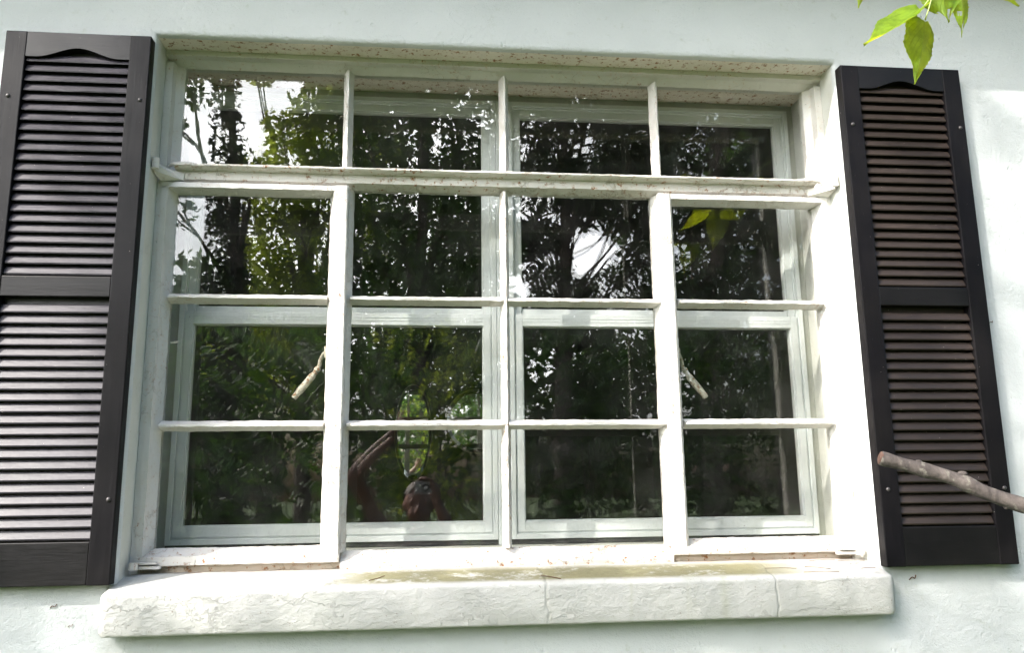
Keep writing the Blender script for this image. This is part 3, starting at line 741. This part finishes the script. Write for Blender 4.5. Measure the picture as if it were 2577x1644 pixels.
ivy_l = [(-2.47, -8, 4.3, .2), (-3.09, -8.0, 5.3, .30), (-2.65, -8.0, 5.26, 0.2), (-2.4, -8.0, 5.41, 0.2), (-3.19, -8.0, 4.56, 0.15), (-3.08, -8.0, 3.87, 0.12), (-3.1, -8, 3.4, .22), (-2.98, -8, 4.95, .18), (-3.25, -8, 2.3, .35), (-2.8, -8, 5.5, .22), (-2.19, -8.0, 4.01, 0.2), (-2.7, -8.0, 2.6, 0.30), (-2.31, -8.0, 2.45, 0.29), (-2.85, -8.0, 2.05, 0.44), (-2.54, -8.0, 3.26, 0.2)]
t = tree('ivy_tree', 'dark ivy clad tree trunk mirrored in the left panes', [(-2.25, -8, -1.65), (-2.30, -8, 0), (-2.39, -8, 2.5), (-2.47, -8, 3.9), (-2.53, -8, 5.3), (-2.6, -8.1, 7)], .14, ivy_l, 'leafdark', .09, 1500, 1, G)
b = B(); leaves(b, [(-2.28-.01*i*1.2, -8, -1.4+.25*i, .34 if i < 16 else (.27 if i < 21 else .2)) for i in range(27)], .08, 2000, random.Random(4)); t.part('ivy', b, M['ivy'])
tree('broadleaf_tree', 'sunlit yellow green broadleaf tree mirrored in the upper left panes', [(-1.87, -11, -1.65), (-1.95, -11, 1.5), (-2.03, -11, 3.6), (-2.1, -11, 4.5)], .15,
     [(-2.27, -11.0, 5.34, 0.52), (-1.7, -11.0, 5.75, 0.46), (-2.49, -11.0, 4.51, 0.52), (-1.8, -11.0, 4.67, 0.66), (-2.71, -11.0, 3.71, 0.5), (-1.95, -11.0, 3.59, 0.7), (-1.53, -11.0, 6.58, 0.32), (-2.0, -11, 6.75, 0.2), (-2.0, -11, 6.2, .38), (-2.45, -11, 5.85, .34), (-2.8, -11, 6.9, .3), (-3.0, -11, 5.2, .3), (-1.7, -11, 6.95, .35), (-1.4, -11, 6.3, .5), (-1.0, -11, 5.6, .5), (-1.3, -11.0, 5.23, 0.51), (-2.6, -11, 2.8, .6), (-1.7, -11, 2.7, .7), (-1.2, -11, 6.3, .5), (-1.0, -11, 4.2, .6), (-2.2, -11.4, 1.9, .8), (-3.2, -11.5, 2.2, .5)], 'leaflime', .13, 1500, 2, G)
tree('dense_tree', 'dense dark tree mirrored in the middle panes', [(-.09, -7, -1.65), (-.1, -7, 1), (-.08, -7, 3), (-.05, -7, 4.6)], .13,
     [(-0.69, -7.0, 4.49, 0.45), (-0.14, -7.0, 4.66, 0.52), (0.47, -7.0, 4.48, 0.5), (-0.72, -7.0, 3.74, 0.48), (-0.08, -7.0, 3.76, 0.6), (0.52, -7.0, 3.68, 0.55), (-0.66, -7.0, 2.88, 0.52), (-0.03, -7.0, 2.9, 0.6), (0.56, -7.0, 2.72, 0.55), (-0.34, -7.0, 2.14, 0.6), (0.33, -7.0, 2.06, 0.6), (-0.87, -7.0, 2.23, 0.45), (-.3, -7.6, 5.4, .8), (.5, -7.6, 5.3, .8), (-.9, -7.6, 5.2, .6), (1.1, -7.6, 5.2, .6), (0, -7.7, 6.2, .8), (.9, -7.7, 6.0, .7), (-.9, -7.4, 1.5, .6), (0, -7.4, 1.4, .7)], 'leafdark', .10, 1500, 3, G)
tree('conifer_tree', 'dark feathery conifer with sky gaps mirrored in the right middle panes', [(1.87, -9, -1.65), (1.90, -9, 1), (1.95, -9, 2.9), (2.0, -9, 5.3), (2.0, -9, 6.6)], .17,
     [(1.5, -9.0, 5.25, 0.52), (2.33, -9.0, 5.53, 0.58), (3.03, -9.0, 5.11, 0.58), (1.66, -9.0, 4.27, 0.50), (2.41, -9.0, 4.28, 0.50), (3.11, -9.0, 4.19, 0.45), (1.45, -9.0, 3.44, 0.33), (1.72, -9.0, 2.85, 0.36), (3.12, -9.0, 3.18, 0.33), (2.35, -9.0, 2.25, 0.50), (1.51, -9.0, 2.2, 0.42), (3.16, -9.0, 2.54, 0.40), (2.75, -9.0, 3.75, 0.24), (1.78, -9.1, 3.5, .26), (2.3, -9.2, 4.0, .30), (2.2, -9.1, 2.75, .26), (2.85, -9.1, 4.7, .4), (1.9, -9.2, 4.8, .4), (3.4, -9.3, 4.9, .45), (3.35, -9.3, 3.7, .35), (2.75, -9.2, 3.0, .22), (1.96, -9.0, 2.3, 0.38), (.9, -9.3, 4.6, .5), (1.0, -9.2, 3.4, .5), (1.1, -9.2, 2.2, .5), (2.2, -9, 6.3, .7), (1.4, -9.2, 6.0, .6), (3.0, -9.2, 6.0, .7), (3.8, -9.2, 5.8, .6), (2.6, -9.3, 6.9, .6), (1.3, -9.3, 6.8, .6)], 'needle', .085, 2300, 4, G, long=2.2)
tree('leaning_tree', 'brown trunk and dark crown mirrored in the panes beside the right reveal', [(3.60, -8, -1.65), (3.66, -8, 0), (3.80, -8, 3.0), (4.0, -8, 4.9), (4.1, -8, 6)], .16,
     [(3.44, -8.0, 5.08, 0.36), (4.17, -8.0, 5.17, 0.46), (4.7, -8.0, 4.72, 0.42), (3.25, -8.0, 4.16, 0.32), (4.27, -8.0, 4.08, 0.42), (3.50, -8.0, 3.39, 0.38), (4.32, -8.0, 3.19, 0.46), (3.21, -8.0, 2.63, 0.33), (3.84, -8.0, 2.48, 0.42), (4.59, -8.0, 2.43, 0.42), (3.38, -8.0, 1.9, 0.46), (4.9, -8.2, 3.9, .5), (3.8, -8.3, 4.6, .4), (3.9, -8.3, 3.7, .4), (3.7, -8.2, 2.0, .5), (3.6, -8.3, 5.7, .5), (4.5, -8.3, 5.8, .6), (5.0, -8.3, 5.2, .5), (4.5, -8.3, 1.6, .6)], 'needle', .085, 2000, 5, G, long=1.8)
# shrubs: one built, each further one with its own shape
SH = [(-1.98, -5.0, .83, .38), (-1.30, -5.1, .95, .42), (-.62, -5.8, 1.15, .50), (.10, -5.7, 1.02, .48), (.84, -5.8, 1.05, .50), (1.55, -5.8, 1.05, .48), (2.25, -5.8, 1.0, .48), (2.95, -5.8, .98, .48), (3.65, -5.8, .85, .48), (-2.9, -5.6, .9, .5)]
SL = ['broad leaved shrub mirrored at the left end of the lower panes', 'big leaved bright shrub mirrored in the lower left casement', 'dark shrub mirrored left of the photographer', 'dark shrub mirrored behind the photographer',
      'dark shrub mirrored right of the photographer', 'dark shrub mirrored right of the centre muntin', 'shrub mirrored in the lower right fixed panes', 'shrub mirrored in the lower right casement', 'shrub mirrored at the right end of the window', 'broad shrub standing left of the mirrored shrubs']
for i, (x, y, z, r) in enumerate(SH):
    rr = random.Random(90+i); lob = []
    for k_ in range(9):
        a = rr.uniform(0, 6.28); zz = -1.45+(z+.45+1.45)*((k_+.6)/9); lob.append((x+rr.uniform(-.3, .3), y+rr.uniform(-.22, .22), zz, r*rr.uniform(.8, 1.1)))
    near = i in (0, 1, 9)
    tree('shrub', SL[i], [(x, y, -1.65), (x+.03, y, -.6), (x, y, z)], .035, lob, 'leaflime' if i == 3 else 'leafmid' if i in (0, 1, 2, 4, 6, 9) else 'leafdark', .13 if near else .085, 420 if near else 900, 20+i, 'hedge shrubs behind the photographer', 'shrub')  # shrub behind the photographer gets lighter leaves to look sunlit in the mirrors
# distant trees closing the view in the glass
DT = [(-.2, -16, 8.6, 2.0), (3.2, -17, 3.2, 1.6), (6.2, -16, 8.0, 2.0), (-6.0, -18, 4.8, 2.2), (9.5, -15, 8.0, 2.3), (-3.6, -17, 4.0, 1.6), (1.5, -18, 5.2, 1.5)]
for i, (x, y, z, r) in enumerate(DT):
    rr = random.Random(40+i); lob = []
    for k_ in range(12):
        zz = .2+(z-.2)*((k_+.5)/12); lob.append((x+rr.uniform(-r, r)*.8, y+rr.uniform(-1, 1), zz, r*rr.uniform(.45, .65)))
    tree('distant_tree', ['tall tree far behind the photographer, tallest in the middle', 'round tree behind the conifer, far from the house', 'tall dark tree far back on the right', 'broad tree far back on the left',
         'largest tree at the far right of the garden', 'low tree far back behind the ivy trunk', 'low tree far back beside the conifer'][i], [(x, y, -1.7), (x, y, 2), (x+.2, y, z)], .2, lob, 'leafdark', .2, 330, 60+i, 'distant garden trees')
for i, (x, y, h, sd) in enumerate(((-8.5, -7.5, 6.0, 1), (-7.0, -12.0, 7.0, 2), (7.5, -7.0, 6.5, 3), (6.0, -3.6, 5.0, 4), (-9.5, -3.0, 5.0, 5))):  # unseen trees added at the sides to keep low sky light off the wall
    rr = random.Random(140+i); lob = []
    for k_ in range(14):
        zz = -.8+(h+.8)*((k_+.5)/14); lob.append((x+rr.uniform(-1, 1), y+rr.uniform(-1, 1), zz, rr.uniform(.8, 1.15)))
    tree('garden_tree', ['leafy garden tree left of the house, beyond the shade tree', 'tall garden tree far left of the photographer', 'tall garden tree right of the leaning tree', 'garden tree close to the wall on the right', 'garden tree closest to the wall on the far left'][i], [(x, y, -1.7), (x, y, 2), (x+.2, y, h-.4)], .16, lob, 'leafdark', .16, 300, 160+i, 'garden trees at the sides')
# unseen tree left of the mirrored view, crown shaped to dapple the sun
def toward(x, z, t): return (x-1.5*t, -1.0*t, z+1.5*t)
shade = []
rs = random.Random(8)
T0 = 3.0
def shade_spot(x, z, r, t=None):  # leaf cluster set on a sun ray to shade a chosen wall spot
    t = t or T0*rs.uniform(.93, 1.07); p = toward(x, z, t); shade.append((p[0], p[1], p[2], r))
for x, z, r in ((-1.15, .95, .12), (-.80, .72, .08), (-1.6, .8, .25), (-1.6, .3, .2), (-1.5, 1.2, .25),
                (.08, -.33, .09), (.25, -.30, .10), (.42, -.28, .09), (.60, -.32, .10), (.83, -.42, .10), (1.0, -.45, .10), (1.3, -.25, .13), (1.45, -.20, .15), (1.28, .02, .11), (1.38, .12, .13), (1.3, .24, .09), (1.25, .36, .05), (1.45, .3, .08), (1.42, -.05, .08), (-1.1, -.34, .12), (-.95, -.30, .10), (-.82, -.36, .10), (-1.08, -.27, .1), (-.95, -.50, .14), (-.7, -.52, .14), (-.45, -.52, .14), (-.2, -.46, .13), (.0, -.48, .13), (.2, -.5, .13), (.4, -.5, .13), (.62, -.5, .13), (-.02, -.26, .08), (.16, -.25, .09), (.34, -.24, .08), (.5, -.25, .08), (.68, -.26, .08), (.80, -.30, .07), (.95, -.36, .06), (1.12, -.28, .09), (1.2, -.4, .12), (1.05, -.5, .12), (.1, -.18, .06), (.3, -.16, .06), (.55, -.17, .06),
                (-.62, .95, .06)):
    shade_spot(x, z, r)
for x, z, rr_ in ((-2.2, 1.3, .55), (-1.9, .3, .4), (-2.8, .6, .6), (-1.9, -.8, .4), (-1.1, -1.3, .4), (.5, -1.05, .4), (1.5, -1.1, .35), (1.7, 2.5, .4), (-.4, 2.0, .45), (-1.5, 2.2, .5), (2.4, 1.2, .45), (2.9, -.7, .4), (-3.2, 1.8, .6)):
    p = toward(x, z, 2.6); shade.append((p[0], p[1], p[2], rr_))  # larger lobes added to block the bright sky around the sun
for i in range(190):
    x = rs.choice((rs.uniform(-.70, -.55), rs.uniform(-.25, -.06), rs.uniform(.17, .37), rs.uniform(.58, .72))); z = rs.uniform(-.05, 1.2)
    if x < -.02 and z < .02: continue
    shade_spot(x, z, rs.uniform(.028, .045), rs.uniform(2.6, 4.0))
for i in range(60):
    shade_spot(rs.uniform(1.2, 1.75), rs.uniform(.35, 1.1), rs.uniform(.025, .045), rs.uniform(2.8, 4.6))
tree('shade_tree', 'leafy tree left of the window that filters the sunlight on the wall', [(-6.7, -3.6, -1.65), (-6.6, -3.4, 1.0), (-6.35, -3.25, 3.6), (-6.1, -3.1, 5.2), (-6.0, -3.0, 6.0)], .16, shade, 'leafmid', .055, 3600, 77)

# ------------------------------------------------------------------ photographer
def skinned(chains, subdiv=1):
    """chains: list of (list of (x,y,z,r)), the first is the root; shared points are welded"""
    bm_ = bmesh.new(); idx = {}; rad = []
    def vert(p):
        k = tuple(round(c, 4) for c in p[:3])
        if k not in idx: idx[k] = bm_.verts.new(p[:3]); rad.append(p[3])
        return idx[k]
    for ch in chains:
        vs = [vert(p) for p in ch]
        for a, c in zip(vs, vs[1:]):
            if not bm_.edges.get((a, c)): bm_.edges.new((a, c))
    me = bpy.data.meshes.new('skel'); bm_.to_mesh(me); bm_.free()
    o = bpy.data.objects.new('skel', me); COL.objects.link(o)
    md = o.modifiers.new('skin', 'SKIN')
    for i, r in enumerate(rad): me.skin_vertices[0].data[i].radius = (r, r)
    me.skin_vertices[0].data[0].use_root = True
    s = o.modifiers.new('sub', 'SUBSURF'); s.levels = s.render_levels = subdiv
    dg = bpy.context.evaluated_depsgraph_get(); out = bpy.data.meshes.new_from_object(o.evaluated_get(dg))
    bpy.data.objects.remove(o); return out
sh = (-.01, -2.31, -.33)
chains = [[(0, -2.30, -.78, .145), (0, -2.30, -.62, .135), (-.01, -2.30, -.46, .150), (-.01, -2.29, -.34, .115), (-.02, -2.25, -.25, .058), (-.035, -2.22, -.18, .058)],
          [(-.01, -2.29, -.34, .115), (-.13, -2.28, -.31, .066), (-.20, -2.22, -.25, .058), (-.28, -2.08, -.10, .046), (-.355, -1.95, .06, .040), (-.27, -1.92, .15, .038), (-.16, -1.90, .25, .027), (-.135, -1.89, .285, .026)],
          [(-.01, -2.29, -.34, .115), (.12, -2.30, -.34, .066), (.19, -2.28, -.37, .056), (.18, -2.15, -.37, .046), (.155, -2.04, -.30, .040), (.11, -2.02, -.18, .036), (.060, -2.00, -.075, .025), (.048, -1.995, -.045, .026)],
          [(0, -2.30, -.78, .145), (.10, -2.30, -.86, .095), (.11, -2.28, -1.18, .062), (.12, -2.31, -1.45, .042), (.12, -2.31, -1.54, .042), (.12, -2.21, -1.565, .032)],
          [(0, -2.30, -.78, .145), (-.10, -2.30, -.86, .095), (-.12, -2.28, -1.18, .062), (-.13, -2.31, -1.45, .042), (-.13, -2.31, -1.54, .042), (-.13, -2.21, -1.565, .032)]]
me = skinned(chains, 2)
bm = B(); bm.from_mesh(me)
HC = (-.035, -2.185, -.085)
ball(bm, (HC[0], HC[1]-.012, HC[2]+.02), .1, .78, .95, .98, 24); ball(bm, (HC[0], HC[1]+.022, HC[2]-.045), .075, .80, .85, .95, 20)
ball(bm, (HC[0], HC[1]+.058, HC[2]-.095), .026, 1, .8, .7)                                        # chin
tube(bm, [(HC[0], HC[1]+.082, HC[2]+.005), (HC[0], HC[1]+.098, HC[2]-.03), (HC[0], HC[1]+.085, HC[2]-.045)], [.009, .014, .012], 8)
ball(bm, (HC[0], HC[1]+.082, HC[2]-.068), .016, 1.3, .5, .5)                                       # lips
for s in (-1, 1):
    ball(bm, (HC[0]+s*.078, HC[1]-.005, HC[2]-.01), .028, .35, .7, 1.1)                             # ears
    ball(bm, (HC[0]+s*.032, HC[1]+.070, HC[2]+.012), .013, 1.3, .6, .8)                             # eyelids
# hands: palm plus five bent fingers
def hand(palm, fdir, across, nrm, curl, scale=1.0, thumb_side=1):
    palm, fdir, across, nrm = Vector(palm), Vector(fdir).normalized(), Vector(across).normalized(), Vector(nrm).normalized()
    tube(bm, [palm-fdir*.045, palm-fdir*.01, palm+fdir*.035], [.026, .033, .030], 10)
    for k_, (off, ln) in enumerate(((-.030, .066), (-.010, .078), (.010, .074), (.029, .058))):
        p = palm+fdir*.035+across*off; d = fdir.copy(); pts_ = [p-fdir*.02]
        for sg in range(3):
            pts_.append(p); ang = curl*(sg+.6); d = (fdir*cos(ang)+nrm*sin(ang)); p = p+d*ln*scale*(.42, .33, .25)[sg]
        pts_.append(p); tube(bm, pts_, [.0095, .0095, .0088, .008, .0065], 8)
    p = palm-fdir*.02+across*(-.028*thumb_side); tube(bm, [p, p+across*(-.022*thumb_side)+fdir*.018+nrm*.008, p+across*(-.030*thumb_side)+fdir*.045+nrm*.022, p+across*(-.022*thumb_side)+fdir*.062+nrm*.034], [.013, .012, .010, .008], 8)
hand((-.118, -1.885, .315), (.35, .15, .9), (.9, 0, -.35), (.1, .95, -.2), .55, thumb_side=-1)
hand((.040, -2.000, -.012), (-.35, .1, .9), (.35, .9, .1), (-.9, .25, -.35), .62, thumb_side=1)
me2 = bpy.data.meshes.new('body'); bm.to_mesh(me2); bm.free()
tmp = bpy.data.objects.new('tmp', me2); COL.objects.link(tmp)
rm = tmp.modifiers.new('r', 'REMESH'); rm.mode = 'VOXEL'; rm.voxel_size = .0065; rm.use_smooth_shade = True
smd = tmp.modifiers.new('s', 'SMOOTH'); smd.factor = .5; smd.iterations = 2
dg = bpy.context.evaluated_depsgraph_get(); body = bpy.data.meshes.new_from_object(tmp.evaluated_get(dg)); bpy.data.objects.remove(tmp)
person = Thing('person', 'photographer mirrored in the lower pane, one arm raised, other hand holding a camera', 'person', (0, -2.3, -1.6))
def shell(name, test, off, mat, parent=None):
    b = B(); b.from_mesh(body); b.normal_update()
    kill = [f for f in b.faces if not test(f.calc_center_median())]
    bmesh.ops.delete(b, geom=kill, context='FACES')
    for v in b.verts: v.co += v.normal*(off+.002*noise.noise(v.co*14))
    return person.part(name, b, mat, smooth=True)
b = B(); b.from_mesh(body); person.part('body', b, M['skin'], smooth=True)
shell('shirt', lambda c: -.80 < c.z < -.235+.10*(abs(c.x) > .11) and c.y < -2.06 and not (c.x > .10 and c.y > -2.13 and c.z > -.36), .007, M['shirt'])
shell('trousers', lambda c: -1.50 < c.z < -.78, .008, M['trouser'])
for SIDE in (-1, 1): shell('shoe', lambda c: c.z < -1.50 and c.x*SIDE > 0, .008, M['shoe'])
shell('hair', lambda c: c.z > -.16 and c.y < -2.11 and abs(c.x-HC[0]) < .12 and (c.z > HC[2]+.055 or c.y < HC[1]-.02) and c.y < HC[1]+.055, .008, M['hair'])
# compact camera held in the right hand
pc = Thing('compact_camera', 'small silver compact camera in the hand of the mirrored photographer', 'camera', (.0, -1.99, .0))
b = B(); box(b, -.055, .036, -1.995, -1.972, -.030, .030, .004, 3); pc.part('camera_body', b, M['camsilver'])
b = B(); tube(b, [(0, -1.973, 0), (0, -1.962, 0)], [.020, .018], 24); ln = pc.part('lens', b, M['camblack'], smooth=False)
b = B(); tube(b, [(0, -1.963, 0), (0, -1.960, 0)], [.011, .010], 20); pc.part('lens_rim', b, M['camsilver'], ln)
b = B(); box(b, -.048, -.030, -1.9725, -1.9705, .012, .022); pc.part('flash', b, M['vinyl'])
